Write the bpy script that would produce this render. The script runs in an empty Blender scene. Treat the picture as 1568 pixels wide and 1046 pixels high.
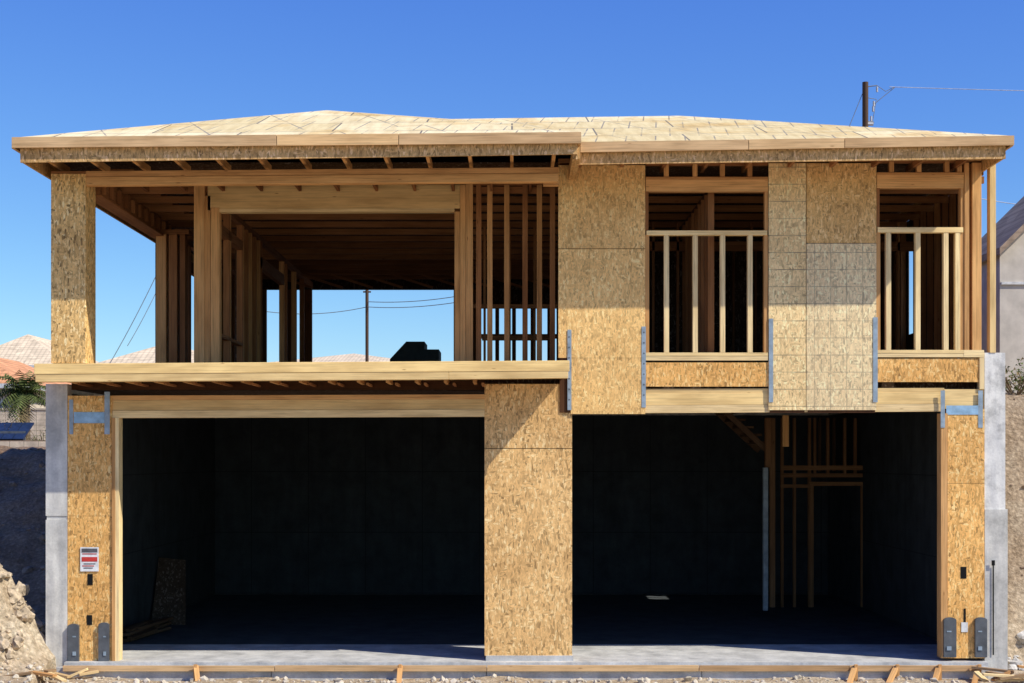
import bpy, bmesh, math, random
from mathutils import Vector, noise, Quaternion
random.seed(7)
D0=21.2; F=2264.0; EZ=2.84
def X(px,y=0.0): return (px-784)*(D0+y)/F
def Z(py,y=0.0): return EZ+(705-py)*(D0+y)/F
scene=bpy.context.scene
col=scene.collection
# ---------------------------------------------------------------- materials
def newmat(name):
    m=bpy.data.materials.new(name); m.use_nodes=True
    nt=m.node_tree
    b=nt.nodes['Principled BSDF']
    b.inputs['Roughness'].default_value=0.85
    b.inputs['Specular IOR Level'].default_value=0.2
    return m,nt,b
def N(nt,t,**k):
    n=nt.nodes.new(t)
    for a,v in k.items(): setattr(n,a,v)
    return n
def ramp(nt,fac,stops,interp='LINEAR'):
    r=N(nt,'ShaderNodeValToRGB'); r.color_ramp.interpolation=interp
    e=r.color_ramp.elements
    while len(e)<len(stops): e.new(0.5)
    for i,(p,c) in enumerate(stops):
        e[i].position=p; e[i].color=(c[0],c[1],c[2],1) if not isinstance(c,float) else (c,c,c,1)
    nt.links.new(fac,r.inputs[0]); return r.outputs[0]
def mix(nt,a,b,fac,mode='MIX'):
    m=N(nt,'ShaderNodeMix',data_type='RGBA',blend_type=mode)
    for s,v in ((m.inputs['A'],a),(m.inputs['B'],b),(m.inputs['Factor'],fac)):
        if hasattr(v,'is_linked') or hasattr(v,'links'): nt.links.new(v,s)
        elif isinstance(v,(int,float)): s.default_value=v
        else: s.default_value=(v[0],v[1],v[2],1)
    return m.outputs['Result']
def mapping(nt,src,scale=(1,1,1),rot=(0,0,0),loc=(0,0,0)):
    m=N(nt,'ShaderNodeMapping'); m.inputs['Scale'].default_value=scale
    m.inputs['Rotation'].default_value=rot; m.inputs['Location'].default_value=loc
    nt.links.new(src,m.inputs['Vector']); return m.outputs[0]
def noi(nt,vec,scale,detail=4,rough=.6):
    n=N(nt,'ShaderNodeTexNoise'); n.inputs['Scale'].default_value=scale
    n.inputs['Detail'].default_value=detail; n.inputs['Roughness'].default_value=rough
    nt.links.new(vec,n.inputs['Vector']); return n.outputs[0]
def vor(nt,vec,scale,feature='F1',out='Color'):
    n=N(nt,'ShaderNodeTexVoronoi',feature=feature); n.inputs['Scale'].default_value=scale
    nt.links.new(vec,n.inputs['Vector']); return n.outputs[out]
def obj_co(nt): return N(nt,'ShaderNodeTexCoord').outputs['Object']
def bump(nt,b,h,s=.3,d=.01):
    n=N(nt,'ShaderNodeBump'); n.inputs['Strength'].default_value=s; n.inputs['Distance'].default_value=d
    nt.links.new(h,n.inputs['Height']); nt.links.new(n.outputs[0],b.inputs['Normal'])
def sc(c,k): return tuple(min(1,v*k) for v in c)
def wood(name,c,dark=.62,grain=1.0):
    m,nt,b=newmat(name)
    uv=N(nt,'ShaderNodeUVMap',uv_map='UVMap').outputs[0]
    at=N(nt,'ShaderNodeAttribute',attribute_name='rnd').outputs['Fac']
    g=noi(nt,mapping(nt,uv,(1.2,38,1)),1.0,5,.65)
    base=ramp(nt,g,[(.3,sc(c,dark)),(.5,c),(.75,sc(c,1.15))])
    big=noi(nt,mapping(nt,uv,(.8,3,1)),1.3,3)
    base=mix(nt,base,ramp(nt,big,[(.35,(.75,.68,.62)),(.6,(1.05,1.02,1.0))]),.8,'MULTIPLY')
    v=vor(nt,mapping(nt,uv,(2.2,9,1)),1.0,'F1','Distance')
    kn=ramp(nt,v,[(.03,(.35,.22,.14)),(.09,(1,1,1))])
    base=mix(nt,base,kn,.75,'MULTIPLY')
    var=ramp(nt,at,[(0,(.62,.55,.50)),(.4,(.88,.84,.8)),(.75,(1.0,1.0,1.0)),(1,(1.15,1.12,1.02))])
    base=mix(nt,base,var,1.0,'MULTIPLY')
    nt.links.new(base,b.inputs['Base Color'])
    bump(nt,b,g,.25,.004)
    return m
def osb(name,c,contrast=1.0,grid=None,tint=None,lw=.012,lc=(.28,.21,.13)):
    m,nt,b=newmat(name)
    co=obj_co(nt)
    at=N(nt,'ShaderNodeAttribute',attribute_name='rnd').outputs['Fac']
    wob=N(nt,'ShaderNodeTexNoise'); wob.inputs['Scale'].default_value=3.0; nt.links.new(co,wob.inputs['Vector'])
    co2=mix(nt,co,wob.outputs['Color'],.04,'LINEAR_LIGHT')
    v1=vor(nt,mapping(nt,co2,(15,15,42),(0,.6,.3)),1.0)
    v2=vor(nt,mapping(nt,co2,(46,46,13),(0,.35,.2)),1.0)
    v3=vor(nt,mapping(nt,co2,(46,46,12),(0,-.45,.1)),1.0)
    def sepr(x):
        s=N(nt,'ShaderNodeSeparateColor'); nt.links.new(x,s.inputs[0]); return s.outputs[0]
    k=contrast
    st=[(0,sc(c,1-.55*k)),(.15,sc(c,1-.26*k)),(.5,c),(.8,sc(c,1+.14*k)),(1,tuple(min(1,v+.16*k) for v in sc(c,1.2)))]
    a=ramp(nt,sepr(v1),st); bb=ramp(nt,sepr(v2),st); cc=ramp(nt,sepr(v3),st)
    n1=noi(nt,co,7,2); n2=noi(nt,mapping(nt,co,(1,1,1),(0,0,0),(5,3,8)),11,2)
    r=mix(nt,a,bb,ramp(nt,n1,[(.42,0.0),(.48,1.0)]))
    r=mix(nt,r,cc,ramp(nt,n2,[(.48,0.0),(.54,1.0)]))
    fine=noi(nt,mapping(nt,co,(60,60,25)),1,3)
    r=mix(nt,r,ramp(nt,fine,[(.3,(.72,.66,.58)),(.5,(1,1,1)),(.72,(1.12,1.1,1.08))]),.7,'MULTIPLY')
    big=noi(nt,co,1.1,3)
    r=mix(nt,r,ramp(nt,big,[(.35,(.84,.77,.70)),(.65,(1.06,1.04,1.02))]),.9,'MULTIPLY')
    r=mix(nt,r,ramp(nt,at,[(0,(.82,.79,.77)),(1,(1.08,1.05,1.0))]),1.0,'MULTIPLY')
    if tint: r=mix(nt,r,tint[:3],tint[3])
    if grid:
        sx=N(nt,'ShaderNodeSeparateXYZ'); nt.links.new(co,sx.inputs[0])
        cb=N(nt,'ShaderNodeCombineXYZ'); nt.links.new(sx.outputs[0],cb.inputs[0]); nt.links.new(sx.outputs[2],cb.inputs[1])
        br=N(nt,'ShaderNodeTexBrick'); br.offset=0
        br.inputs['Scale'].default_value=1; br.inputs['Mortar Size'].default_value=lw/2
        br.inputs['Mortar Smooth'].default_value=0.3
        br.inputs['Brick Width'].default_value=grid[0]; br.inputs['Row Height'].default_value=grid[1]
        nt.links.new(mapping(nt,cb.outputs[0],(1,1,1),(0,0,0),(grid[2],grid[3],0)),br.inputs['Vector'])
        fd=N(nt,'ShaderNodeMath',operation='MULTIPLY'); nt.links.new(br.outputs['Fac'],fd.inputs[0])
        nt.links.new(ramp(nt,noi(nt,co,5,2),[(.35,.35),(.6,1.0)]),fd.inputs[1])
        r=mix(nt,r,lc,fd.outputs[0])
    nt.links.new(r,b.inputs['Base Color'])
    b.inputs['Roughness'].default_value=.75
    bump(nt,b,sepr(v1),.12,.004)
    return m
def concrete(name,c,seams=None,patch=.5,lo=.66,hi=1.25):
    m,nt,b=newmat(name); co=obj_co(nt)
    n=noi(nt,co,2.2,6,.65); n2=noi(nt,co,30,3)
    r=ramp(nt,n,[(.3,sc(c,lo)),(.5,c),(.68,sc(c,hi))])
    st=noi(nt,mapping(nt,co,(4,4,.5)),1.5,4)
    r=mix(nt,r,ramp(nt,st,[(.35,(.78,.78,.8)),(.62,(1.08,1.07,1.05))]),patch,'MULTIPLY')
    r=mix(nt,r,ramp(nt,n2,[(.3,(.85,.85,.85)),(.6,(1.05,1.05,1.05))]),.6,'MULTIPLY')
    if seams:
        sx=N(nt,'ShaderNodeSeparateXYZ'); nt.links.new(co,sx.inputs[0])
        ad=N(nt,'ShaderNodeMath',operation='ADD'); nt.links.new(sx.outputs[0],ad.inputs[0]); nt.links.new(sx.outputs[1],ad.inputs[1])
        cb=N(nt,'ShaderNodeCombineXYZ'); nt.links.new(ad.outputs[0],cb.inputs[0]); nt.links.new(sx.outputs[2],cb.inputs[1])
        br=N(nt,'ShaderNodeTexBrick'); br.offset=0
        br.inputs['Scale'].default_value=1; br.inputs['Mortar Size'].default_value=.008
        br.inputs['Brick Width'].default_value=seams[0]; br.inputs['Row Height'].default_value=seams[1]
        nt.links.new(cb.outputs[0],br.inputs['Vector'])
        r=mix(nt,r,sc(c,.45),br.outputs['Fac'])
    nt.links.new(r,b.inputs['Base Color']); bump(nt,b,n2,.3,.01)
    return m
def plain(name,c,rough=.7,metal=0.0,var=.15,scale=8):
    m,nt,b=newmat(name); co=obj_co(nt)
    n=noi(nt,co,scale,4)
    r=ramp(nt,n,[(.3,sc(c,1-var*2)),(.7,sc(c,1+var))])
    nt.links.new(r,b.inputs['Base Color']); b.inputs['Roughness'].default_value=rough; b.inputs['Metallic'].default_value=metal
    return m
W_LIT=wood('lumber_pale',(.90,.70,.37))
W_LVL=wood('laminated_beam',(.88,.65,.30),.75)
W_RED=wood('lumber_red',(.38,.18,.07))
W_ORG=wood('lumber_orange',(.70,.40,.16))
W_FAS=wood('fascia_lumber',(.68,.46,.24))
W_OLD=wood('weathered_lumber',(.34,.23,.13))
W_INT=wood('stud_inside_shaded',(.30,.14,.055))  # framing lumber darkened, upstairs room shade put into the colour
W_DK=wood('lumber_shaded',(.13,.062,.028))  # same lumber darker still, deep shade put into the colour
O_GOLD=osb('osb_gold',(.86,.575,.235),.78)
O_ORG=osb('osb_orange',(.87,.515,.175),1.0)
O_PIER=osb('osb_pier',(.82,.54,.235),1.0)
O_STRIP=osb('osb_lined',(.88,.68,.36),.8,(10,.245,0,.06),None,.013,(.26,.20,.12))
O_GRID=osb('osb_grid',(.86,.67,.36),.95,(.23,.245,.03,.06),(.66,.60,.45,.22),.010,(.30,.24,.16))
O_GRID2=osb('osb_gold_grid',(.78,.52,.215),.9)
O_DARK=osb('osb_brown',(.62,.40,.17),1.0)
O_INT=osb('osb_inside_shaded',(.06,.034,.018),.8)  # OSB made near black, indoor shade put into its colour
O_COL=osb('osb_column',(.78,.52,.21),1.3)
CON=concrete('concrete_wall',(.62,.60,.54),None,.9)
CONW=concrete('concrete_wall_pale',(.78,.76,.70),None,.9,.45,1.15)
CON_IN=concrete('concrete_inside_shaded',(.040,.047,.050),(1.22,1.3),.7)  # concrete darkened in colour to stand in for garage shade
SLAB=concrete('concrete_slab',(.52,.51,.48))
SLAB_IN=concrete('concrete_floor_shaded',(.07,.08,.085))  # slab concrete darkened in colour to stand in for garage shade
STRAP=plain('galvanised_strap',(.34,.42,.48),.5,.2)
DARKM=plain('dark_steel',(.13,.14,.15),.5,.3)
TAPE=plain('blue_film',(.33,.52,.68),.6)
BLACK=plain('black_hole',(.01,.01,.01),.9)
def roofmat():
    m,nt,b=newmat('roof_sheathing'); co=obj_co(nt)
    br=N(nt,'ShaderNodeTexBrick'); br.offset=.5
    br.inputs['Scale'].default_value=1; br.inputs['Mortar Size'].default_value=.015; br.inputs['Mortar Smooth'].default_value=.4
    br.inputs['Brick Width'].default_value=2.44; br.inputs['Row Height'].default_value=1.16
    br.inputs['Color1'].default_value=(.72,.58,.30,1); br.inputs['Color2'].default_value=(.88,.75,.46,1)
    br.inputs['Mortar'].default_value=(.20,.18,.15,1)
    nt.links.new(mapping(nt,co,(1,1,1),(0,0,0)),br.inputs['Vector'])
    r=br.outputs['Color']
    n=noi(nt,mapping(nt,co,(9,1.2,1)),1,5)
    r=mix(nt,r,ramp(nt,n,[(.3,(.80,.74,.65)),(.6,(1.05,1.04,1.02))]),.8,'MULTIPLY')
    n3=noi(nt,co,1.3,2)
    for rot,bw,rh,ms,of in ((.10,.41,1.22,.011,.5),(-.35,1.3,3.0,.013,.3)):
        br2=N(nt,'ShaderNodeTexBrick'); br2.offset=of
        br2.inputs['Scale'].default_value=1; br2.inputs['Mortar Size'].default_value=ms
        br2.inputs['Brick Width'].default_value=bw; br2.inputs['Row Height'].default_value=rh
        nt.links.new(mapping(nt,co,(1,1,1),(0,0,rot)),br2.inputs['Vector'])
        f=N(nt,'ShaderNodeMath',operation='MULTIPLY'); nt.links.new(br2.outputs['Fac'],f.inputs[0])
        nt.links.new(ramp(nt,n3,[(.38,.2),(.56,.9)]),f.inputs[1])
        r=mix(nt,r,(.26,.23,.19),f.outputs[0])
    n4=noi(nt,co,.9,3)
    r=mix(nt,r,ramp(nt,n4,[(.35,(.88,.74,.54)),(.5,(1,1,1))]),.8,'MULTIPLY')
    nt.links.new(r,b.inputs['Base Color']); return m
ROOF=roofmat()
# ---------------------------------------------------------------- mesh builder
class MB:
    def __init__(s,name,mats):
        s.name=name; s.mats=mats; s.v=[]; s.f=[]; s.uv=[]; s.r=[]; s.mi=[]
    def hexa(s,c,mat,rnd=None,axis=None):
        if mat not in s.mats: s.mats.append(mat)
        k=s.mats.index(mat); i=len(s.v); s.v+= [tuple(p) for p in c]
        rnd=random.random() if rnd is None else rnd
        e=[(Vector(c[1])-Vector(c[0])),(Vector(c[3])-Vector(c[0])),(Vector(c[4])-Vector(c[0]))]
        L=[q.length for q in e]
        la=L.index(max(L)) if axis is None else axis
        u=e[la].normalized()
        ou=random.random()*20; ov=random.random()*20
        for fc in ((0,3,2,1),(4,5,6,7),(0,1,5,4),(1,2,6,5),(2,3,7,6),(3,0,4,7)):
            s.f.append(tuple(i+q for q in fc))
            n=(Vector(c[fc[1]])-Vector(c[fc[0]])).cross(Vector(c[fc[2]])-Vector(c[fc[0]]))
            n=n.normalized() if n.length>0 else Vector((0,0,1))
            w=n.cross(u)
            for q in fc:
                p=Vector(c[q]); s.uv.append((p.dot(u)+ou,p.dot(w)+ov) if w.length>.3 else (p.x+p.y+ou,p.z+ov))
            s.r.append(rnd); s.mi.append(k)
    def box(s,x0,x1,y0,y1,z0,z1,mat,rnd=None,dz=0.0,axis=None):
        s.hexa([(x0,y0,z0),(x1,y0,z0+dz),(x1,y1,z0+dz),(x0,y1,z0),(x0,y0,z1),(x1,y0,z1+dz),(x1,y1,z1+dz),(x0,y1,z1)],mat,rnd,axis)
    def B(s,px0,px1,py0,py1,y0,th,mat,rnd=None,dpy=0.0,axis=None):
        "piece whose front face stands at depth y0, measured on the facade drawing"
        s.box(X(px0,y0),X(px1,y0),y0,y0+th,Z(py1,y0),Z(py0,y0),mat,rnd,-dpy*(D0+y0)/F,axis)
    def beam(s,p0,p1,w,h,mat,rnd=None,up=(0,0,1)):
        p0=Vector(p0);p1=Vector(p1); d=(p1-p0).normalized(); upv=Vector(up)
        if abs(d.dot(upv))>.98: upv=Vector((0,1,0))
        a=d.cross(upv).normalized()*w/2; b=a.cross(d).normalized()*h/2
        s.hexa([p0-a-b,p0+a-b,p0+a+b,p0-a+b,p1-a-b,p1+a-b,p1+a+b,p1-a+b],mat,rnd)
    def poly(s,pts,mat,rnd=.5):
        if mat not in s.mats: s.mats.append(mat)
        i=len(s.v); s.v+=[tuple(p) for p in pts]; s.f.append(tuple(range(i,i+len(pts))))
        for p in pts: s.uv.append((p[0],p[1]))
        s.r.append(rnd); s.mi.append(s.mats.index(mat))
    def build(s,parent=None,bevel=0):
        me=bpy.data.meshes.new(s.name); me.from_pydata(s.v,[],s.f)
        for m in s.mats: me.materials.append(m)
        ul=me.uv_layers.new(name='UVMap')
        ul.data.foreach_set('uv',[q for t in s.uv for q in t])
        at=me.attributes.new('rnd','FLOAT','FACE'); at.data.foreach_set('value',s.r)
        me.polygons.foreach_set('material_index',s.mi)
        me.update()
        bm=bmesh.new(); bm.from_mesh(me); bmesh.ops.recalc_face_normals(bm,faces=bm.faces); bm.to_mesh(me); bm.free()
        o=bpy.data.objects.new(s.name,me); col.objects.link(o)
        if bevel:
            md=o.modifiers.new('b','BEVEL'); md.width=bevel; md.segments=1; md.limit_method='ANGLE'
        if parent: o.parent=parent
        return o
def empty(name):
    e=bpy.data.objects.new(name,None); col.objects.link(e); return e
H=empty('unfinished_wood_frame_house')
S=.038
ZF=4.15; ZC=6.86
# ---------------------------------------------------------------- concrete parts
m=MB('garage_concrete_walls',[CON])
m.box(X(70),X(103),0,10.8,-.4,Z(796),CON); m.box(X(70)+.012,X(103),.012,10.8,Z(796),Z(790),CON)
m.box(X(70),X(103),0,10.8,Z(790),Z(588),CON)
m.box(X(1508),X(1543),0,3.2,-.4,Z(780),CON); m.box(X(1508),X(1543)-.03,.012,3.2,Z(780),Z(540),CONW)
m.box(X(1508),X(1543)-.03,3.2,10.8,-.4,4.13,CON)
m.box(X(103)+.002,X(1508)-.002,10.5,10.8,-.4,4.1,CON)
m.build(H)
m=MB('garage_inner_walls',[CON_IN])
m.box(X(103)+.001,X(103)+.02,.2,10.48,-.03,3.8,CON_IN)  # thin liners over the concrete carry the painted garage shade
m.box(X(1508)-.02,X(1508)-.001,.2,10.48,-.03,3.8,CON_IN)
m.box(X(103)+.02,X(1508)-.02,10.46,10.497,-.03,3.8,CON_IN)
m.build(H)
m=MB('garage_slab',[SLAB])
m.box(X(103)+.002,X(1508)-.002,-.16,1.9,-.35,-.035,SLAB)  # front strip of the slab, sunlight put into its paler colour
m.box(X(103)+.002,X(1508)-.002,1.9,10.498,-.35,-.035,SLAB_IN)  # rest of the same slab, garage shade put into its colour
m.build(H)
# ---------------------------------------------------------------- floor structure
m=MB('upper_floor',[O_INT])
hx0,hx1,hy0,hy1=6.15,6.77,7.42,8.3
def slab(x0,x1,y0,y1): m.box(x0,x1,y0,y1,3.86,ZF,O_INT)
slab(-6.35,hx0,.35,12.4); slab(hx0,6.77,.35,hy0); slab(hx0,6.77,hy1,12.4)
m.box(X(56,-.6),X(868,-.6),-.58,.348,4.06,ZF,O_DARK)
m.build(H)
m=MB('floor_joists',[W_ORG])
x=X(120)
while x<X(740):
    m.box(x,x+.045,-.56,.345,3.93,4.058,W_ORG); 
    m.box(x+.12,x+.155,-.45,.345,3.90,3.93,W_RED); x+=.405
m.box(X(103),X(742),.2,.24,3.86,4.05,W_DK,.1)
m.build(H)
m=MB('deck_rim_beam',[W_LVL])
m.B(52,872,557,573,-.75,.15,W_LVL,.95,-5); m.B(54,687,573.3,585,-.744,.14,W_LVL,.6,-4)
m.B(687.3,870,569.3,581,-.744,.14,W_LVL,.5,-2)
m.build(H,.004)
# ---------------------------------------------------------------- garage front, left
m=MB('garage_left_front',[W_ORG])
m.B(112,742,606,613,.02,.1,W_ORG,.6,-2); m.B(168,742,613.2,629,.03,.12,W_LVL,.3,-2); m.B(172,742,629.2,640,.015,.14,W_LIT,.6,-2)
m.B(103.5,171,606,648,.0,.15,O_ORG,.3); m.B(103.5,171,648.3,790,.002,.15,O_ORG,.35); m.B(103.5,171,790.4,1016,.002,.15,O_ORG,.55)
m.B(171.3,182,640,1016,-.012,.2,W_LIT,.8)
m.B(171.3,176,640,1016,-.02,.008,W_ORG,.4)
m.build(H)
m=MB('garage_middle_pier',[O_PIER])
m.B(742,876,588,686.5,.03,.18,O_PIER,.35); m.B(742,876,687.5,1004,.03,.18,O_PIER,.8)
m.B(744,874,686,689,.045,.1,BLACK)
m.box(X(742),X(876),.24,.7,-.03,3.86,W_DK,.2)
m.B(744,878,1004.2,1014,.0,.3,SLAB)
m.build(H)
m=MB('garage_right_front',[W_ORG])
m.B(877,1446,596,603,.04,.1,W_LVL,.5,-2); m.B(877,1446,603.3,621,.035,.12,W_LVL,.85,-3); m.B(877,1446,621.3,633,.03,.13,W_LIT,.5,-3)
m.B(1446,1507.5,596,626,.03,.1,W_LVL,.7)
m.B(1441,1451,633,1008,-.01,.2,W_ORG,.75)
m.B(1451.3,1507.5,626.3,740,.0,.15,O_ORG,.6); m.B(1451.3,1507.5,740.5,1008,.0,.15,O_ORG,.95)
m.build(H)
# ---------------------------------------------------------------- upper right facade
m=MB('upper_wall_sheathing',[O_GOLD])
m.B(855,988,253,380.5,0,.012,O_GOLD,.55); m.B(855,988,381.5,548,0,.012,O_GOLD,.9)
m.B(874,988,548.3,634,0,.012,O_GOLD,.9)
m.B(1177,1234,250,628,0,.012,O_STRIP,.8)
m.B(1235,1342,250,372,0,.012,O_GRID2,.5); m.B(1235,1342,373,628,0,.012,O_GRID,.9)
m.B(988,1177,555,592,.015,.012,O_ORG,.8); m.B(1342,1500,549,585,.015,.012,O_ORG,.8)
m.build(H)
m=MB('upper_wall_framing',[W_LIT])
for a,b in ((857,986),(1179,1232),(1237,1340)):
    m.B(a,b,251,632,.014,.1,W_DK,.2)
m.B(855,1522,243,249.5,.0,.1,W_RED,.6,-3)
def win(x0,x1,t0,t1,t2,s0,s1,b0,b1,studs,crip):
    m.B(x0,x1,t1,t2,.0,.1,W_ORG,.8); m.B(x0,x1,t1+.5,t1+4,-.004,.003,W_ORG,.2)
    m.B(x0,x1,t0-5,t0,.02,.09,W_RED,.3)
    for c in crip: m.B(c,c+7,t0-2,t1-.3,.01,.09,W_ORG)
    m.B(x0+1,x1-1,s0,s1,-.006,.1,W_LIT,.95)
    for c in studs: m.B(c,c+7.5,s1+.2,b0-.2,.0,.09,W_LIT,.6+random.random()*.3)
    m.B(x0,x1,b0,b0+5,-.003,.1,W_LIT,.95); m.B(x0,x1,b0+5.3,b1,.0,.1,W_LIT,.7)
    m.B(x0-1,x0+4,t2,s0,.016,.1,W_RED,.3); m.B(x1-5,x1,t2,s0,.016,.1,W_ORG,.3)
    m.B(x0-1,x0+5,s1+.2,b0-.2,.014,.1,W_ORG,.4); m.B(x1-6,x1,s1+.2,b0-.2,.014,.1,W_ORG,.4)
win(989,1176,253,271,293,353,360,540,552,(1017,1061,1103,1145),(1017,1061,1103,1145))
win(1343,1476,249,264,288,348,356,536,547,(1357,1402,1445,1463),(1362,1404,1447,1466))
for a,b,mt,r in ((1477,1484,W_ORG,.5),(1489,1503,W_ORG,.9),(1516,1525,W_LVL,.6)):
    m.B(a,b,249,536 if b<1510 else 540,.0,.14,mt,r)
m.B(1476,1507,536,547,-.004,.13,W_LIT,.8); m.B(1500,1507,547,596,.0,.1,W_LIT,.7)
m.build(H,.003)
# ---------------------------------------------------------------- left balcony
YB=-.72
m=MB('balcony_column_and_beams',[O_COL])
m.B(78,131,266,556,YB,.5,O_COL,.6)
m.B(78,131,262,266,YB+.01,.4,W_RED,.4)
m.B(123,855,262,271,YB+.02,.13,W_ORG,.55,-6); m.B(123,855,271.3,284,YB+.01,.13,W_ORG,.8,-6)
m.B(832,856,284,275,YB+.2,.1,W_ORG,.4)
m.box(-6.02,-5.86,-.2,4.2,6.62,6.90,W_INT,.8); m.box(-6.06,-5.82,-.2,4.2,6.585,6.615,W_RED,.5)
y=-.1
while y<4.1:
    m.box(-6.0,-5.4,y,y+.04,6.905,7.0,W_INT); m.box(-5.858,-5.80,y,y+.04,6.64,6.84,W_RED); y+=.405
m.box(-5.95,-5.78,3.5,3.72,ZF,6.62,W_ORG,.5); m.box(-5.74,-5.60,3.52,3.7,ZF,6.62,W_RED,.5); m.box(-5.55,-5.46,3.5,3.7,ZF,6.62,W_INT,.3)
m.box(-6.0,-5.4,3.5,3.75,6.622,6.70,W_INT)
m.build(H,.004)
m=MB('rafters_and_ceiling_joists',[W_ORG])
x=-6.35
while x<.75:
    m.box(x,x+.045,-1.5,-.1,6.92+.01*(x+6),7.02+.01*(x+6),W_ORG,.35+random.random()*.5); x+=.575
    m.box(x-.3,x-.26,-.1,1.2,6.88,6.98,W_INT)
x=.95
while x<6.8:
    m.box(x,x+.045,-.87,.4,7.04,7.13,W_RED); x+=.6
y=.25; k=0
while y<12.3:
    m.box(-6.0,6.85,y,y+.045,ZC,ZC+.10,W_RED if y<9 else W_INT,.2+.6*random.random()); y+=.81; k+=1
m.box(-6.0,6.85,.3,12.25,ZC+.30,ZC+.315,O_INT)  # dark sheet above the joists, ceiling shade painted by its colour
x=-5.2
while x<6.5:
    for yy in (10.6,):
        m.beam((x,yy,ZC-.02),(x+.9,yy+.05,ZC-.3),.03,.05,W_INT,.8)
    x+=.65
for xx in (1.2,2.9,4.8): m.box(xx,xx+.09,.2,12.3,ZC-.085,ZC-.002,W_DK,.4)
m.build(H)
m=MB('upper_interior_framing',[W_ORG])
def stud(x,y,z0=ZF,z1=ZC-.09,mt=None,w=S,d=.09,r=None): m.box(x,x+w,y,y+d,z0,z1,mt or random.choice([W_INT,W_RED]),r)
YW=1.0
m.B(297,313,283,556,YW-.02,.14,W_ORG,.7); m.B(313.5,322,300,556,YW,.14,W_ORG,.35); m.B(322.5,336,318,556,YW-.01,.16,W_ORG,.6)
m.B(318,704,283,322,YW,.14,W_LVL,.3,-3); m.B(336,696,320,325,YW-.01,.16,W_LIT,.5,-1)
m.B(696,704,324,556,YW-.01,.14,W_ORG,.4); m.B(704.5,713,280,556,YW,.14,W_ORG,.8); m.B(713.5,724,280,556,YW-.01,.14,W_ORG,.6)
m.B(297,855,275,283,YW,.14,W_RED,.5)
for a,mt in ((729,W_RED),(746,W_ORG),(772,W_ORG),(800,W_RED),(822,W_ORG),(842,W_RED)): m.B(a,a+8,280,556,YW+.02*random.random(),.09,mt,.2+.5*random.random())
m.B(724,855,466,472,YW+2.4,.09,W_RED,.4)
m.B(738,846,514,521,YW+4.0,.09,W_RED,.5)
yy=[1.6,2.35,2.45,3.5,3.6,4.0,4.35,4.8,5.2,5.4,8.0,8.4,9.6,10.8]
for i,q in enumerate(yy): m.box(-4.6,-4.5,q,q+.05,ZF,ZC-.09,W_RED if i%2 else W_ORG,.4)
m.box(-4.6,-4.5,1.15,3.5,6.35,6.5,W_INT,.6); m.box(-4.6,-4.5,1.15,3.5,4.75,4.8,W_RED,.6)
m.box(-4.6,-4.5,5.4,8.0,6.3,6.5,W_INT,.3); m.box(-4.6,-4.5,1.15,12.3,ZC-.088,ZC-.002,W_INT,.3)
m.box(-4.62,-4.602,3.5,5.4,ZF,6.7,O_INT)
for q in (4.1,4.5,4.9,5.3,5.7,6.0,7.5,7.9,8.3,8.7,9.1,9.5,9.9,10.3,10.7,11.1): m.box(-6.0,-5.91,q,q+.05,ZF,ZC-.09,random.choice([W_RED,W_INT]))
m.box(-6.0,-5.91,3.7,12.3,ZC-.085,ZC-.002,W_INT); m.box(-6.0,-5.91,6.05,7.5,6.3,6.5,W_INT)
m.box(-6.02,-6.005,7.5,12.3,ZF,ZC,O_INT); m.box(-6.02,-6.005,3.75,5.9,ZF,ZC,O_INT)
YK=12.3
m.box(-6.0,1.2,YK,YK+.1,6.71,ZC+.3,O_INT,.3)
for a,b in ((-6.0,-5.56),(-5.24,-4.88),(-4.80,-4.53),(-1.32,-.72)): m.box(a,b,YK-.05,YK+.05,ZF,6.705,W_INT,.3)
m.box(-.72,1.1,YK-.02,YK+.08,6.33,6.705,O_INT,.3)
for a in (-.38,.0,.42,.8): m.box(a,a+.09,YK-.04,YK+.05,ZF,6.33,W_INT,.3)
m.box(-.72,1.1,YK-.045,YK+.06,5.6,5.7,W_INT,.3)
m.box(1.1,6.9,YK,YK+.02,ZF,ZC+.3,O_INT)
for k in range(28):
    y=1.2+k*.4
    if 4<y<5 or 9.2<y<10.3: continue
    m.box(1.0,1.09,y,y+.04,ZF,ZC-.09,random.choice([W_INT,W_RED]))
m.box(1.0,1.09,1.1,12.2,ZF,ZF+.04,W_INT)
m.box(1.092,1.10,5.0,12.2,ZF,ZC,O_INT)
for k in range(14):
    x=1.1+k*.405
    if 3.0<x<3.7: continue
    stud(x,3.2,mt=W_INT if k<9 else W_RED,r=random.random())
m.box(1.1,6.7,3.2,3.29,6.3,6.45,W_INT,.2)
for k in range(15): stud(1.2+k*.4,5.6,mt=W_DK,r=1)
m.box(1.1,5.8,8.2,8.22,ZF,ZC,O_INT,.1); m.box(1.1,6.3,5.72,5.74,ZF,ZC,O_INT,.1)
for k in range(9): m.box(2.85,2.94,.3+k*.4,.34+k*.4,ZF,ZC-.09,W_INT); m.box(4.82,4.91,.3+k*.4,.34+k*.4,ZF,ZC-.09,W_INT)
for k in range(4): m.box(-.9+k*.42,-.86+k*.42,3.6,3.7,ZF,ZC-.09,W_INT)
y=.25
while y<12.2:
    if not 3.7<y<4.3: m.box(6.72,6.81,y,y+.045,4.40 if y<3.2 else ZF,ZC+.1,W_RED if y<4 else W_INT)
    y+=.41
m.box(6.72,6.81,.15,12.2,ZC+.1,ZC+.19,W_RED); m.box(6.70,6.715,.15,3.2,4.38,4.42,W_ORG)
m.box(6.812,6.822,1.0,3.7,4.4,ZC+.1,O_INT); m.box(6.812,6.822,4.2,7.2,4.2,ZC+.1,O_INT); m.box(6.812,6.822,8.8,12.2,4.2,ZC+.1,O_INT)
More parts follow.
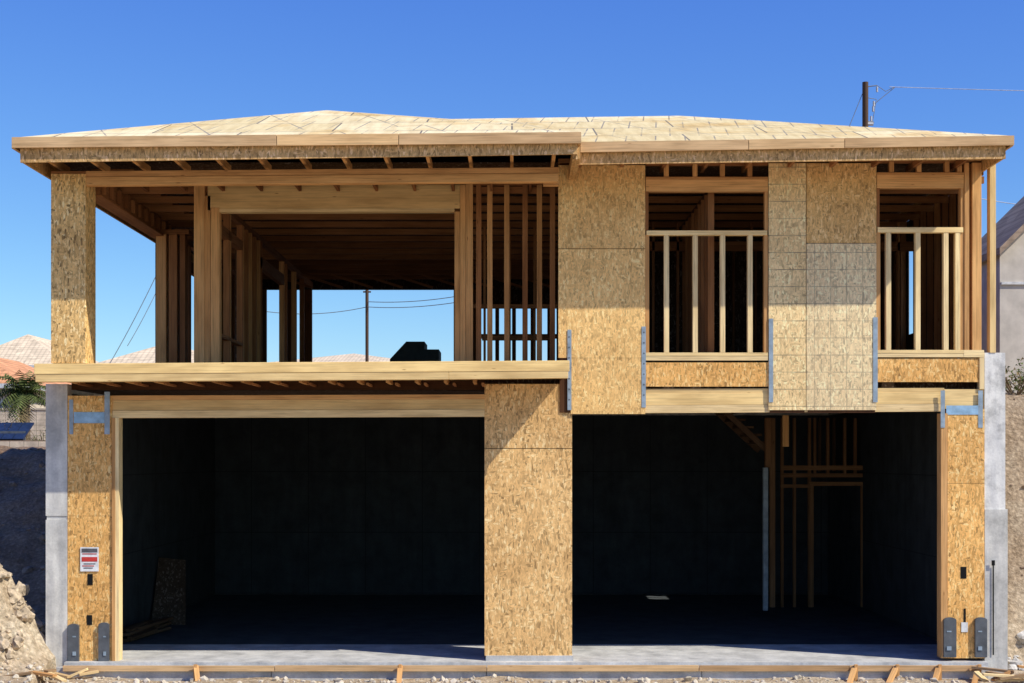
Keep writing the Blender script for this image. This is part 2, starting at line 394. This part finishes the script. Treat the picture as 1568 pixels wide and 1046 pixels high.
m.box(6.812,6.822,3.7,4.2,6.5,ZC+.1,O_INT); m.box(6.812,6.822,3.7,4.2,4.2,5.0,O_INT)
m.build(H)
# ---------------------------------------------------------------- roof
L=(X(18,-1.6),-1.6,Z(211,-1.6)); C=(X(889,-1.6),-1.6,Z(203,-1.6))
V=(X(889,-1.6),-.95,Z(218,-.95)); E=(X(1552,-.95),-.95,Z(208,-.95))
A=(-2.92,2.107,8.36); R2=(-1.02,3.4,8.52); R1=(2.755,3.165,8.52)
Bp=(-2.92,8.9,8.36); Fp=(2.755,8.9,8.5); L2=(L[0],12.95,7.12); E2=(E[0],12.95,7.28)
me=MB('roof_deck',[ROOF,O_INT])
def tri(*p): me.poly(p,ROOF)
tri(L,C,A); tri(C,V,R2,A) ; tri(V,E,R1,R2); tri(L,A,Bp,L2); tri(L2,Bp,Fp,E2); tri(E,E2,Fp,R1); tri(A,R2,Bp); tri(R2,R1,Fp,Bp)
ro=me.build(H)
bm=bmesh.new(); bm.from_mesh(ro.data); bmesh.ops.remove_doubles(bm,verts=bm.verts,dist=.001); bmesh.ops.recalc_face_normals(bm,faces=bm.faces)
if sum(f.normal.z for f in bm.faces)<0: bmesh.ops.reverse_faces(bm,faces=bm.faces)
bm.to_mesh(ro.data); bm.free()
sd=ro.modifiers.new('s','SOLIDIFY'); sd.thickness=.022; sd.offset=-1; sd.material_offset=1  # underside takes the darkened OSB, shade under the roof painted in
m=MB('fascia_and_soffit',[W_FAS])
def fb(px0,px1,a0,a1,b0,b1,y0,th,mat,rnd):
    x0=X(px0,y0);x1=X(px1,y0)
    m.hexa([(x0,y0,Z(b0,y0)),(x1,y0,Z(b1,y0)),(x1,y0+th,Z(b1,y0)),(x0,y0+th,Z(b0,y0)),(x0,y0,Z(a0,y0)),(x1,y0,Z(a1,y0)),(x1,y0+th,Z(a1,y0)),(x0,y0+th,Z(a0,y0))],mat,rnd,0)
def lin(a,b,x0,x1,x): return a+(b-a)*(x-x0)/(x1-x0)
segs=[(18,423,.75),(424,610,1.0),(611,890,.6)]
for a,b,r in segs:
    fb(a,b,lin(210,202,18,890,a),lin(210,202,18,890,b),lin(226,219,18,890,a),lin(226,219,18,890,b),-1.63,.04,W_FAS,r)
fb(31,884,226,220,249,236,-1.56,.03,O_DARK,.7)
segs=[(889,1146,.7),(1147,1293,.85),(1294,1553,.6)]
for a,b,r in segs:
    fb(a,b,lin(217.5,207.5,889,1553,a),lin(217.5,207.5,889,1553,b),lin(233,222,889,1553,a),lin(233,222,889,1553,b),-.98,.04,W_FAS,r)
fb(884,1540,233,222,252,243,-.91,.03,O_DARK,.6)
def sidef(x,y0,z0,y1,z1,h,t,mat,r): m.hexa([(x,y0,z0-h),(x+t,y0,z0-h),(x+t,y1,z1-h),(x,y1,z1-h),(x,y0,z0),(x+t,y0,z0),(x+t,y1,z1),(x,y1,z1)],mat,r,1)
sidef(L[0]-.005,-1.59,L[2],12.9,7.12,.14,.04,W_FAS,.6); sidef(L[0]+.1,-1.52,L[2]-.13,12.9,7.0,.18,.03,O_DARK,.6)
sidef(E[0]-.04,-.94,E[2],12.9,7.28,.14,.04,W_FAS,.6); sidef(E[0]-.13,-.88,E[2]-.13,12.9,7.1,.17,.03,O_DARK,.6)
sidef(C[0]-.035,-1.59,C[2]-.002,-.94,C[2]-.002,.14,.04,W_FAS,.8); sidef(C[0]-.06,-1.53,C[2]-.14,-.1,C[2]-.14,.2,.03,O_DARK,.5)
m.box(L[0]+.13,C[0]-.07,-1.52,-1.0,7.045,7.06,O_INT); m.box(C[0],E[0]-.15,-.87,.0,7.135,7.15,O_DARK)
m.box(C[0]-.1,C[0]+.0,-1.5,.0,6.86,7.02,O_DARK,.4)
m.build(H)
# ---------------------------------------------------------------- hardware
m=MB('straps_and_brackets',[STRAP])
def st(px0,px1,py0,py1,y=-.006,mat=STRAP): m.B(px0,px1,py0,py1,y,.0045,mat,.5)
st(869,875,505,628,-.012); st(982.5,989,500,624); st(1177.5,1184,488,616,-.008); st(1337,1344,486,616,-.008)
st(106,112,612,665); st(160,168,600,665,-.026); st(1440.5,1447,598,655,-.018); st(1498,1505,598,655)
st(113,160,631,648,-.006,TAPE); st(1449,1498,621,635,-.007,TAPE)
for z in range(7): st(870.5,872.5,515+z*16,517+z*16,-.015,DARKM); st(985,987,508+z*16,510+z*16,-.009,DARKM)
def bracket(px0,px1,py0,py1):
    y=-.05; x0=X(px0);x1=X(px1);z0=Z(py1);z1=Z(py0); w=x1-x0; r=w*.22
    pts=[(x0,z0),(x1,z0),(x1,z1-r)]+[(x0+w/2+w/2*math.cos(t),z1-r+r*math.sin(t)) for t in [math.pi*k/8 for k in range(1,8)]]+[(x0,z1-r)]
    n=len(pts); f=[(p[0],y,p[1]) for p in pts]; g=[(p[0],-.004,p[1]) for p in pts]
    m.poly(f,DARKM); 
    for i in range(n): m.poly([f[i],f[(i+1)%n],g[(i+1)%n],g[i]],DARKM)
    m.B(px0+6,px1-6,py1-16,py1-10,y-.012,.01,STRAP); m.B(px0+6,px1-6,py1-40,py1-38,y-.005,.004,STRAP)
for a in ((105,122,955,1014),(152,168,953,1014),(1444,1463,945,1006),(1492,1510,945,1006)): bracket(*a)
for a in ((134,142,879,896),(133,141,942,957),(1471,1480,868,886)): st(*a,-.004,BLACK)
st(1472,1482,953,968,-.008,plain('white_tag',(.75,.75,.72)))
st(1476,1479,932,953,-.007,BLACK)
st(1520,1522,866,1003,-.02,BLACK); st(1518.5,1523.5,858,866,-.04,BLACK)
m.build(H)
# ---------------------------------------------------------------- safety sign
SG=MB('safety_sign',[]); wh=plain('sign_white',(.8,.8,.78),.5); rd=plain('sign_red',(.55,.05,.04),.5); bk=plain('sign_ink',(.12,.12,.13),.5)
SG.B(123,151,838,875,-.014,.008,wh,.5); SG.B(125,149,840,846,-.017,.002,bk,.5); SG.B(125,149,853,860,-.017,.002,rd,.5)
for i in range(4): SG.B(126+i%2*2,148-i*2,847.5+(0 if i==0 else 12+i*3.2),849+(0 if i==0 else 12+i*3.2),-.017,.002,bk if i%2 else rd,.5)
SG.build()
# ---------------------------------------------------------------- garage interior framing
W_G=wood('garage_stud_shaded',(.26,.14,.062))  # stud lumber darkened, garage shade put into the colour
W_G2=wood('garage_offcut_shaded',(.13,.08,.045))  # darker copy of the lumber, garage shade put into the colour
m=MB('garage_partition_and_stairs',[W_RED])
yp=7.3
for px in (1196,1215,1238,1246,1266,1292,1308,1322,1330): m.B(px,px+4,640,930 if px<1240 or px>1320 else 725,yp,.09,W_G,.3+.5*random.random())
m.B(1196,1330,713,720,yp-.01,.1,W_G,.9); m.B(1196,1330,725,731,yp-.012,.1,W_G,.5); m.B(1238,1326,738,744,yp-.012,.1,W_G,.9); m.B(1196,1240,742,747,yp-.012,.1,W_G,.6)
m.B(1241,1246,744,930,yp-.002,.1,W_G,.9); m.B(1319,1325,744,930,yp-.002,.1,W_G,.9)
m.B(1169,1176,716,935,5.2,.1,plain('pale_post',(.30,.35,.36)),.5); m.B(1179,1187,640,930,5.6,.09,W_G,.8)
m.B(1172,1180,640,716,5.3,.1,W_G,.4); m.B(1199,1208,636,684,4.2,.09,W_ORG,.9)
for px in (1254,1276,1300,1316): m.B(px,px+3.5,640,722,8.6,.09,W_G2,.9)
a=Vector((X(1100,5.6),5.6,3.84)); b=Vector((X(1175,5.6),5.6,Z(690,5.6)))
m.beam(a,b,.04,.10,W_G2,.6); m.beam(a+Vector((0,.9,0)),b+Vector((0,.9,0)),.04,.10,W_G2,.4)
for k in range(6):
    p=a.lerp(b,(k+.5)/6); m.box(p.x-.13,p.x+.13,5.62,6.48,p.z+.06,p.z+.1,W_G2)
m.build(H)
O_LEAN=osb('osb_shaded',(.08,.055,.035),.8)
m=MB('leaning_plywood',[O_LEAN])
m.hexa([(-6.3,4.6,-.03),(-5.7,4.6,-.03),(-5.7,4.63,-.03),(-6.3,4.63,-.03),(-6.33,5.3,1.1),(-5.85,5.3,1.05),(-5.85,5.33,1.05),(-6.33,5.33,1.1)],O_LEAN,.3)
m.build()
m=MB('lumber_offcuts',[W_G2])
for k in range(12):
    x=-6.25+random.random()*.25; y=2.0+random.random()*1.8; a=random.random()*.4-.2+1.4
    z=-.01+.045*(k//3)
    m.beam((x,y,z),(x+math.cos(a)*1.0,y+math.sin(a)*1.0,z+.03),.1,.04,W_G2)
m.build()
m=MB('covered_material_pile',[]); tp=plain('dark_tarp',(.03,.04,.035),.6)
y0=6.0
prof=[(597,562),(597,550),(622,523),(650,523),(650,535),(672,535),(672,562)]
f=[(X(a,y0),y0,Z(b,y0)) for a,b in prof]; g=[(p[0],y0+.9,p[2]) for p in f]
m.poly(f,tp); m.poly(g[::-1],tp)
for i in range(len(f)): m.poly([f[i],f[(i+1)%len(f)],g[(i+1)%len(f)],g[i]],tp)
m.build()
# ---------------------------------------------------------------- formwork, stakes, scraps
m=MB('formwork_board',[W_OLD])
segs=[(96,420),(421,745),(746,1070),(1071,1300),(1301,1503)]
for a,b in segs:
    m.B(a,b,1019+random.random(),1028,-.35,.04,W_FAS,random.random()); m.box(X(a),X(b),-.30,-.165,-.34,-.09,SLAB)
m.build()
for i,(px,t) in enumerate(((297,.12),(612,.0),(1313,-.2),(1377,-.25),(1442,-.2),(1503,-.2))):
    m=MB('wooden_stake',[W_ORG]); x=X(px,-.5)
    m.beam((x+t,-.75,-.33),(x,-.37,-.06),.07,.04,W_ORG,.8); m.beam((x,-.41,-.42),(x,-.41,-.03),.045,.035,W_ORG,.6); m.build()
m=MB('scrap_lumber',[W_OLD])
for k in range(34):
    if k<17: x=-7.6+random.random()*1.7
    else: x=6.4+random.random()*1.2
    y=-1.1+random.random()*.7; a=random.random()*math.pi; l=.12+random.random()*.3; z=-.2+random.random()*.1
    m.beam((x-l*math.cos(a),y-l*math.sin(a)*.5,z),(x+l*math.cos(a),y+l*math.sin(a)*.5,z+random.random()*.12),.09,.03,random.choice([W_OLD,W_ORG,W_LIT]))
m.build()
# ---------------------------------------------------------------- ground
def sm(a,b,t):
    t=max(0,min(1,(t-a)/(b-a))); return t*t*(3-2*t)
def h(x,y):
    n=noise.noise(Vector((x*.9,y*.9,0)))*.12+noise.noise(Vector((x*3,y*3,4)))*.05
    if -6.53<x<6.93 and y<10.65:
        if y>-.3: return -.45
        return -.24+.25*noise.noise(Vector((x*1.3,y*1.3,2)))*.25
    if y>=10.65 and -6.53<x<6.93: return 3.8
    if x<=-6.53:
        b=3.2*sm(1.0,8.5,y)-.15+n*1.6*sm(-1,1,y)
        mound=1.55*math.exp(-((min(0,x+7.45) if x<-7.45 else x+7.45)/(1.6 if x<-7.45 else .62))**2-((y+.1)/.6)**2)
        mound*=1+.45*noise.noise(Vector((x*2.5,y*2.5,1)))+.25*noise.noise(Vector((x*7,y*7,1)))
        return min(b+mound*(1-.4*sm(2,6,y)),3.6)+ (.6*sm(12,40,y))
    b=4.1*sm(.25,3.0,y)-.2+n*1.2*sm(-.5,1,y)
    return b
def ax(lo,hi,st,far,extra=()):
    a=[]; v=lo
    while v<=hi: a.append(round(v,4)); v+=st
    s=st; v=hi
    while v<far: s*=1.35; v+=s; a.append(v)
    s=st; v=lo
    while v>-far: s*=1.35; v-=s; a.append(v)
    a+=list(extra); return sorted(set(a))
xs=ax(-10.5,10.5,.1,1500,(-6.55,-6.51,6.91,6.95)); ys=ax(-3.0,12.6,.1,1500,(10.63,10.67,-.29,-.31))
gv=[(x,y,h(x,y)) for y in ys for x in xs]; nx=len(xs)
gf=[(j*nx+i,j*nx+i+1,(j+1)*nx+i+1,(j+1)*nx+i) for j in range(len(ys)-1) for i in range(nx-1)]
me=bpy.data.meshes.new('ground'); me.from_pydata(gv,[],gf)
g=bpy.data.objects.new('ground',me); col.objects.link(g)
mt,nt,b=newmat('desert_dirt'); co=obj_co(nt)
n1=noi(nt,co,1.5,6,.7); n2=noi(nt,co,14,5,.7); vv=vor(nt,co,16,'F1','Distance')
r=ramp(nt,n1,[(.3,(.46,.35,.22)),(.5,(.64,.52,.36)),(.7,(.78,.68,.50))])
r=mix(nt,r,ramp(nt,n2,[(.3,(.5,.46,.42)),(.6,(1.15,1.12,1.1))]),.9,'MULTIPLY')
r=mix(nt,r,ramp(nt,vv,[(.1,(1.15,1.15,1.15)),(.6,(.6,.58,.55))]),.6,'MULTIPLY')
sx=N(nt,'ShaderNodeSeparateXYZ'); nt.links.new(co,sx.inputs[0])
mr=N(nt,'ShaderNodeMapRange'); mr.inputs['From Min'].default_value=.5; mr.inputs['From Max'].default_value=1.3; nt.links.new(sx.outputs[1],mr.inputs['Value'])
mx=N(nt,'ShaderNodeMapRange'); mx.inputs['From Min'].default_value=-1; mx.inputs['From Max'].default_value=1; mx.inputs['To Min'].default_value=1; mx.inputs['To Max'].default_value=.55; nt.links.new(sx.outputs[0],mx.inputs['Value'])
ml=N(nt,'ShaderNodeMath',operation='MULTIPLY'); nt.links.new(mr.outputs[0],ml.inputs[0]); nt.links.new(mx.outputs[0],ml.inputs[1])
r=mix(nt,r,mix(nt,r,(.46,.38,.34),1.0,'MULTIPLY'),ml.outputs[0])  # bank dirt browner and darkened, house shade put into its colour, weaker at right
nt.links.new(r,b.inputs['Base Color']); bump(nt,b,n2,.9,.06); me.materials.append(mt)
def stones(name,n,fn,mat,sub=1):
    bm=bmesh.new()
    for k in range(n):
        x,y,z,s=fn(k)
        res=bmesh.ops.create_icosphere(bm,subdivisions=sub,radius=s)
        sx,sy,sz=[.7+random.random()*.6 for _ in range(3)]; off=Vector((random.random()*50,0,0))
        a=random.random()*6.28
        for v in res['verts']:
            d=1+.7*noise.noise(v.co/s*1.3+off); c=Vector((v.co.x*sx,v.co.y*sy,v.co.z*sz*.75))*d
            v.co=Vector((c.x*math.cos(a)-c.y*math.sin(a)+x,c.x*math.sin(a)+c.y*math.cos(a)+y,c.z+z))
    me=bpy.data.meshes.new(name); bm.to_mesh(me); bm.free(); me.materials.append(mat)
    o=bpy.data.objects.new(name,me); col.objects.link(o); return o
STN=plain('stone',(.62,.54,.42),.9,0,.25,5); STN2=plain('broken_concrete',(.60,.56,.50),.9,0,.25,9); STN3=plain('earth_clod',(.55,.43,.29),.95,0,.35,12); STN4=plain('brown_stone',(.28,.20,.14),.95,0,.35,12)
def f1(k):
    x=-8+random.random()*16; y=-2.2+random.random()*1.8; s=.012+random.random()**3*.05; return x,y,h(x,y)+s*.3,s
stones('gravel',1500,f1,STN)
def f2(k):
    x=-6.9-random.random()*1.5; y=-.9+random.random()*1.5; s=.015+random.random()**5*.16; return x,y,h(x,y)-s*.1,s
stones('rock_pile',550,f2,STN3,2)
def f3(k):
    x=7.2+random.random()*.9; y=-.7+random.random()*1.5; s=.03+random.random()**4*.10; return x,y,h(x,y)+s*.2,s
stones('rubble',36,f3,STN2,2)
def f4(k):
    x=-10+random.random()*3.2 if k%3 else 7.2+random.random()*2; y=1+random.random()*8; s=.02+random.random()**5*.12; return x,y,h(x,y)+s*.0,s
stones('bank_stones',400,f4,STN4,1)
# ---------------------------------------------------------------- neighbours
def tile(name,c):
    m,nt,b=newmat(name); co=obj_co(nt)
    w=N(nt,'ShaderNodeTexWave',wave_type='BANDS',bands_direction='X'); w.inputs['Scale'].default_value=1.2; w.inputs['Distortion'].default_value=.3
    nt.links.new(co,w.inputs['Vector'])
    w2=N(nt,'ShaderNodeTexWave',wave_type='BANDS',bands_direction='Z'); w2.inputs['Scale'].default_value=2.2; nt.links.new(co,w2.inputs['Vector'])
    r=ramp(nt,vor(nt,co,2.5),[(0,sc(c,.75)),(1,sc(c,1.15))])
    r=mix(nt,r,ramp(nt,w.outputs[0],[(0,(.7,.7,.7)),(.5,(1,1,1))]),.6,'MULTIPLY')
    r=mix(nt,r,ramp(nt,w2.outputs[0],[(0,(.65,.65,.65)),(.3,(1,1,1))]),.6,'MULTIPLY')
    nt.links.new(r,b.inputs['Base Color']); return m
STU=plain('stucco',(.66,.56,.42),.9,0,.08,3); STUG=plain('stucco_grey',(.62,.55,.46),.9,0,.1,3); GLS=plain('window_glass',(.03,.04,.06),.15); WHT=plain('white_trim',(.7,.69,.66))
T1=tile('clay_tile',(.76,.36,.17)); T2=tile('pale_tile',(.78,.62,.42)); T3=tile('brown_tile',(.40,.29,.20))
def house(name,x0,x1,y0,y1,zb,ze,zr,tm,sm_):
    p=empty(name)
    w=MB('walls',[sm_]); w.box(x0,x1,y0,y1,zb,ze,sm_)
    for k in range(2):
        cx=x0+(x1-x0)*(.28+.44*k); w.box(cx-.75,cx+.75,y0-.05,y0-.002,ze-1.9,ze-.7,WHT); w.box(cx-.65,cx+.65,y0-.07,y0-.052,ze-1.8,ze-.8,GLS)
    w.build(p)
    r=MB('roof',[tm]); o=.5; X0,X1,Y0,Y1=x0-o,x1+o,y0-o,y1+o
    t=min(X1-X0,Y1-Y0)/2
    if X1-X0>=Y1-Y0: a=(X0+t,(Y0+Y1)/2,zr); b_=(X1-t,(Y0+Y1)/2,zr)
    else: a=((X0+X1)/2,Y0+t,zr); b_=((X0+X1)/2,Y1-t,zr)
    c=[(X0,Y0,ze),(X1,Y0,ze),(X1,Y1,ze),(X0,Y1,ze)]
    if X1-X0>=Y1-Y0:
        r.poly([c[0],c[1],b_,a],tm); r.poly([c[1],c[2],b_],tm); r.poly([c[2],c[3],a,b_],tm); r.poly([c[3],c[0],a],tm)
    else:
        r.poly([c[0],c[1],a],tm); r.poly([c[1],c[2],b_,a],tm); r.poly([c[2],c[3],b_],tm); r.poly([c[3],c[0],a,b_],tm)
    r.box(X0,X1,Y0,Y1,ze-.2,ze-.004,WHT)
    r.build(p); return p
house('clay_tile_roof_house',X(-150,42),X(28,42),42,52,3.5,Z(588,42),Z(548,47),T1,STU)
house('pale_tile_roof_house',X(-60,60),X(95,60),60,72,3.5,Z(560,60),Z(519,66),T2,STU)
house('pale_tile_roof_house',X(150,50),X(330,50),50,60,3.5,Z(562,50),Z(529,55),T2,STU)
house('pale_tile_roof_house',X(420,80),X(640,80),80,92,3.5,Z(556,80),Z(543,86),T2,STU)
p=empty('solar_panel_array'); m=MB('panels',[]); sp=plain('solar_cell',(.02,.035,.08),.2)
y=30
for k in range(4):
    a=-32+k*17; m.hexa([(X(a,y),y,Z(672,y)),(X(a+16,y),y,Z(672,y)),(X(a+16,y),y+.05,Z(674,y)),(X(a,y),y+.05,Z(674,y)),(X(a+4,y),y+.9,Z(646,y)),(X(a+20,y),y+.9,Z(646,y)),(X(a+20,y),y+.95,Z(648,y)),(X(a+4,y),y+.95,Z(648,y))],sp)
m.box(X(-40,y),X(34,y),y+.3,y+.36,2.9,Z(660,y),DARKM); m.build(p)
m=MB('block_wall',[]); BW=concrete('block',(.64,.52,.38),(.4,.2)); y=36
m.box(X(-200,y),X(76,y),y,y+.2,2.8,Z(628,y),BW); m.box(X(-200,y),X(76,y),y-.03,y+.23,Z(628,y),Z(625,y),BW); m.build()
m=MB('block_wall',[]); y=20; m.box(X(-60,y),X(76,y),y,y+.2,2.6,Z(676,y),BW); m.build()
p=empty('grey_stucco_house'); m=MB('walls',[STUG]); y=7.0
xa=X(1531,y)
zE=Z(385,y); rise=4.4; dp=2.6
m.box(xa,xa+9,y,y+dp,3.5,zE,STUG)
m.poly([(xa,y+.0,zE),(xa+9,y,zE),(xa+4.5,y,zE+rise)],STUG); m.poly([(xa,y+dp,zE),(xa+9,y+dp,zE),(xa+4.5,y+dp,zE+rise)],STUG)
m.box(xa+.02,xa+2.2,y-.04,y-.002,Z(436,y),Z(432,y),WHT)
m.box(xa+2.7,xa+3.9,y-.05,y-.002,Z(530,y),Z(448,y),WHT); m.box(xa+2.8,xa+3.8,y-.07,y-.052,Z(524,y),Z(454,y),GLS)
m.build(p)
m=MB('roof',[T3])
for s in (0,1):
    ex=xa-.1 if s==0 else xa+9.1
    m.hexa([(ex,y-.3,zE-.10),(xa+4.5,y-.3,zE+rise+.02),(xa+4.5,y+dp+.3,zE+rise+.02),(ex,y+dp+.3,zE-.10),(ex,y-.3,zE+.03),(xa+4.5,y-.3,zE+rise+.18),(xa+4.5,y+dp+.3,zE+rise+.18),(ex,y+dp+.3,zE+.03)],T3)
m.build(p)
# ---------------------------------------------------------------- foliage
LEAF=plain('leaf_green',(.12,.15,.04),.7,0,.4,20); DRY=plain('dry_frond',(.28,.21,.10),.9,0,.3)
BARK=plain('palm_bark',(.22,.16,.10),.9,0,.3,12)
p=empty('palm_tree'); y=32; tx=X(38,y); top=Z(604,y)
m=MB('trunk',[BARK]); zb=3.2; n=8
for k in range(14):
    z0=zb+(top-zb)*k/14; z1=zb+(top-zb)*(k+1)/14; r0=.2-.05*k/14; r1=r0+.03
    c=[(tx+r0*math.cos(t),y+r0*math.sin(t),z0) for t in [math.pi*2*q/n for q in range(n)]]
    d=[(tx+r1*math.cos(t),y+r1*math.sin(t),z1) for t in [math.pi*2*q/n for q in range(n)]]
    for q in range(n): m.poly([c[q],c[(q+1)%n],d[(q+1)%n],d[q]],BARK)
m.build(p)
m=MB('crown',[LEAF])
for k in range(60):
    az=random.random()*6.283; el=random.uniform(-.7,1.3); ln=random.uniform(.85,1.35); mt_=LEAF if el>-.35 else DRY
    P=Vector((tx,y,top)); d=Vector((math.cos(az)*math.cos(el),math.sin(az)*math.cos(el),math.sin(el)))
    side=Vector((-math.sin(az),math.cos(az),0)); 
    for q in range(11):
        P2=P+d*ln/11; d=(d+Vector((0,0,-.13))).normalized()
        L_=.34*math.sin(math.pi*(q+1.5)/13)+.05
        for sgn in (-1,1):
            tip=P+side*sgn*L_+d*L_*.5+Vector((0,0,-.10-random.random()*.08)); m.poly([P,P+d*.07,tip],mt_)
        m.poly([P-side*.012,P+side*.012,P2],mt_); P=P2
m.build(p)
def shrub(x,y,z,r,n=260,nm='shrub'):
    m=MB(nm,[LEAF]); 
    for k in range(14):
        a=random.random()*6.28; m.beam((x,y,z-.1),(x+r*.7*math.cos(a),y+r*.7*math.sin(a),z+r*(.4+random.random()*.6)),.015,.015,BARK)
    cl=[(x+random.uniform(-1,1)*r*.7,y+random.uniform(-1,1)*r*.6,z+random.uniform(.15,.9)*r) for _ in range(9)]
    for k in range(n):
        c=random.choice(cl); q=Vector((random.gauss(c[0],r*.2),random.gauss(c[1],r*.2),max(z,random.gauss(c[2],r*.17))))
        a=Vector((random.uniform(-1,1),random.uniform(-1,1),random.uniform(-1,1))).normalized()*.05; b_=Vector((random.uniform(-1,1),random.uniform(-1,1),random.uniform(-1,1))).normalized()*.05
        m.poly([q,q+a,q+a*.5+b_],LEAF if random.random()<.75 else DRY)
    m.build()
shrub(X(1555,3.5),3.5,3.95,.45); shrub(X(1582,4.5),4.5,3.95,.6); shrub(X(66,30),30,3.3,.6,300); shrub(X(8,31),31,3.3,.9,400)
# ---------------------------------------------------------------- poles and wires
def tube(nm,pts,r,mat,parent=None):
    cu=bpy.data.curves.new(nm,'CURVE'); cu.dimensions='3D'; cu.bevel_depth=r; cu.bevel_resolution=2
    s=cu.splines.new('POLY'); s.points.add(len(pts)-1)
    for i,q in enumerate(pts): s.points[i].co=(*q,1)
    cu.materials.append(mat); o=bpy.data.objects.new(nm,cu); col.objects.link(o)
    if parent: o.parent=parent
    return o
PB=wood('pole_wood',(.16,.11,.08)); WR=plain('wire',(.22,.24,.27),.5); WRL=plain('aluminium_wire',(.62,.66,.72),.5); CER=plain('ceramic',(.55,.55,.55),.3)
def pt(px,py,y): return (X(px,y),y,Z(py,y))
def sag(a,b,s,n=16): 
    a=Vector(a);b=Vector(b); return [tuple(a.lerp(b,k/n)+Vector((0,0,-s*4*(k/n)*(1-k/n)))) for k in range(n+1)]
p=empty('utility_pole'); y=30
tube('shaft',[(X(1325,y),y,3.5),(X(1325,y),y,Z(126,y))],.105,PB,p)
tube('arm',[pt(1325,186,y),pt(1338,188,y)],.04,WR,p)
tube('top_bracket',[pt(1325,133,y),pt(1343,131,y)],.02,WR,p)
for a,b_ in ((1338,155),(1334,178),(1343,133),(1337,163)): tube('insulator',[pt(a,b_,y),pt(a,b_+8,y)],.035,CER,p)
tube('jumper',[pt(1343,131,y),pt(1356,140,y),pt(1370,133,y)],.012,WR,p); tube('jumper',[pt(1338,160,y),pt(1350,150,y),pt(1370,134,y)],.012,WR,p)
tube('transformer_lead',[pt(1330,150,y),pt(1342,152,y),pt(1336,188,y)],.014,WR,p)
tube('cutout',[pt(1328,190,y),pt(1337,190,y)],.06,CER,p)
tube('guy_wire',[pt(1322,140,y),pt(1300,195,y)],.012,WR,p)
tube('power_line',sag(pt(1362,133,y),pt(1900,144,26),.04),.013,WRL)
tube('power_line',sag(pt(1480,300,14),pt(1700,320,14),.1),.010,WRL)
p=empty('utility_pole'); y=69
tube('shaft',[(X(562,y),y,3.5),(X(562,y),y,Z(420,y))],.10,PB,p); tube('arm',[pt(556,447,y),pt(568,447,y)],.05,PB,p)
tube('power_line',sag(pt(400,476,70),pt(562,470,69),.3),.022,WR); tube('power_line',sag(pt(562,470,69),pt(800,440,60),.4),.022,WR)
tube('power_line',sag(pt(562,462,69),pt(800,430,60),.4),.022,WR)
tube('power_line',sag(pt(165,562,25),pt(300,285,25),.25),.012,WR); tube('power_line',sag(pt(195,530,25),pt(300,300,26),.3),.010,WR)
# ---------------------------------------------------------------- light
d=Vector((-1.78,1,-2.1)).normalized()
sl=bpy.data.lights.new('sun','SUN'); sl.energy=5; sl.angle=math.radians(.5); sl.color=(1,.95,.85)
so=bpy.data.objects.new('sun',sl); col.objects.link(so); so.rotation_mode='QUATERNION'; so.rotation_quaternion=d.to_track_quat('-Z','Y'); so.location=(10,-10,20)
w=bpy.data.worlds.new('World'); scene.world=w; w.use_nodes=True; nt=w.node_tree
sk=nt.nodes.new('ShaderNodeTexSky'); sk.sky_type='NISHITA'; sk.sun_disc=False
sk.sun_elevation=math.asin(-d.z); sk.sun_rotation=math.atan2(-d.x,-d.y)
sk.air_density=1.0; sk.dust_density=.3; sk.ozone_density=3.0; sk.altitude=300
bg=nt.nodes['Background']; bg.inputs[1].default_value=.12
sp_=N(nt,'ShaderNodeSeparateColor'); nt.links.new(sk.outputs[0],sp_.inputs[0]); cc=N(nt,'ShaderNodeCombineColor')
for i,(g_,k_) in enumerate(((1.4,1.0),(1.25,1.1),(.6,1.12))):
    a=N(nt,'ShaderNodeMath',operation='MULTIPLY'); a.inputs[1].default_value=.12; nt.links.new(sp_.outputs[i],a.inputs[0])
    b2=N(nt,'ShaderNodeMath',operation='POWER'); b2.inputs[1].default_value=g_; nt.links.new(a.outputs[0],b2.inputs[0])
    c2=N(nt,'ShaderNodeMath',operation='MULTIPLY'); c2.inputs[1].default_value=k_/.12; nt.links.new(b2.outputs[0],c2.inputs[0])
    nt.links.new(c2.outputs[0],cc.inputs[i])
nt.links.new(cc.outputs[0],bg.inputs[0])
# ---------------------------------------------------------------- camera
cd=bpy.data.cameras.new('camera'); cd.sensor_width=36; cd.lens=F/1568*36; cd.shift_y=(705-523)/1568; cd.clip_end=5000
c=bpy.data.objects.new('camera',cd); col.objects.link(c); c.location=(0,-D0,EZ); c.rotation_euler=(math.pi/2,0,0); scene.camera=c
scene.view_settings.view_transform='Standard'; scene.view_settings.look='None'; scene.view_settings.exposure=0
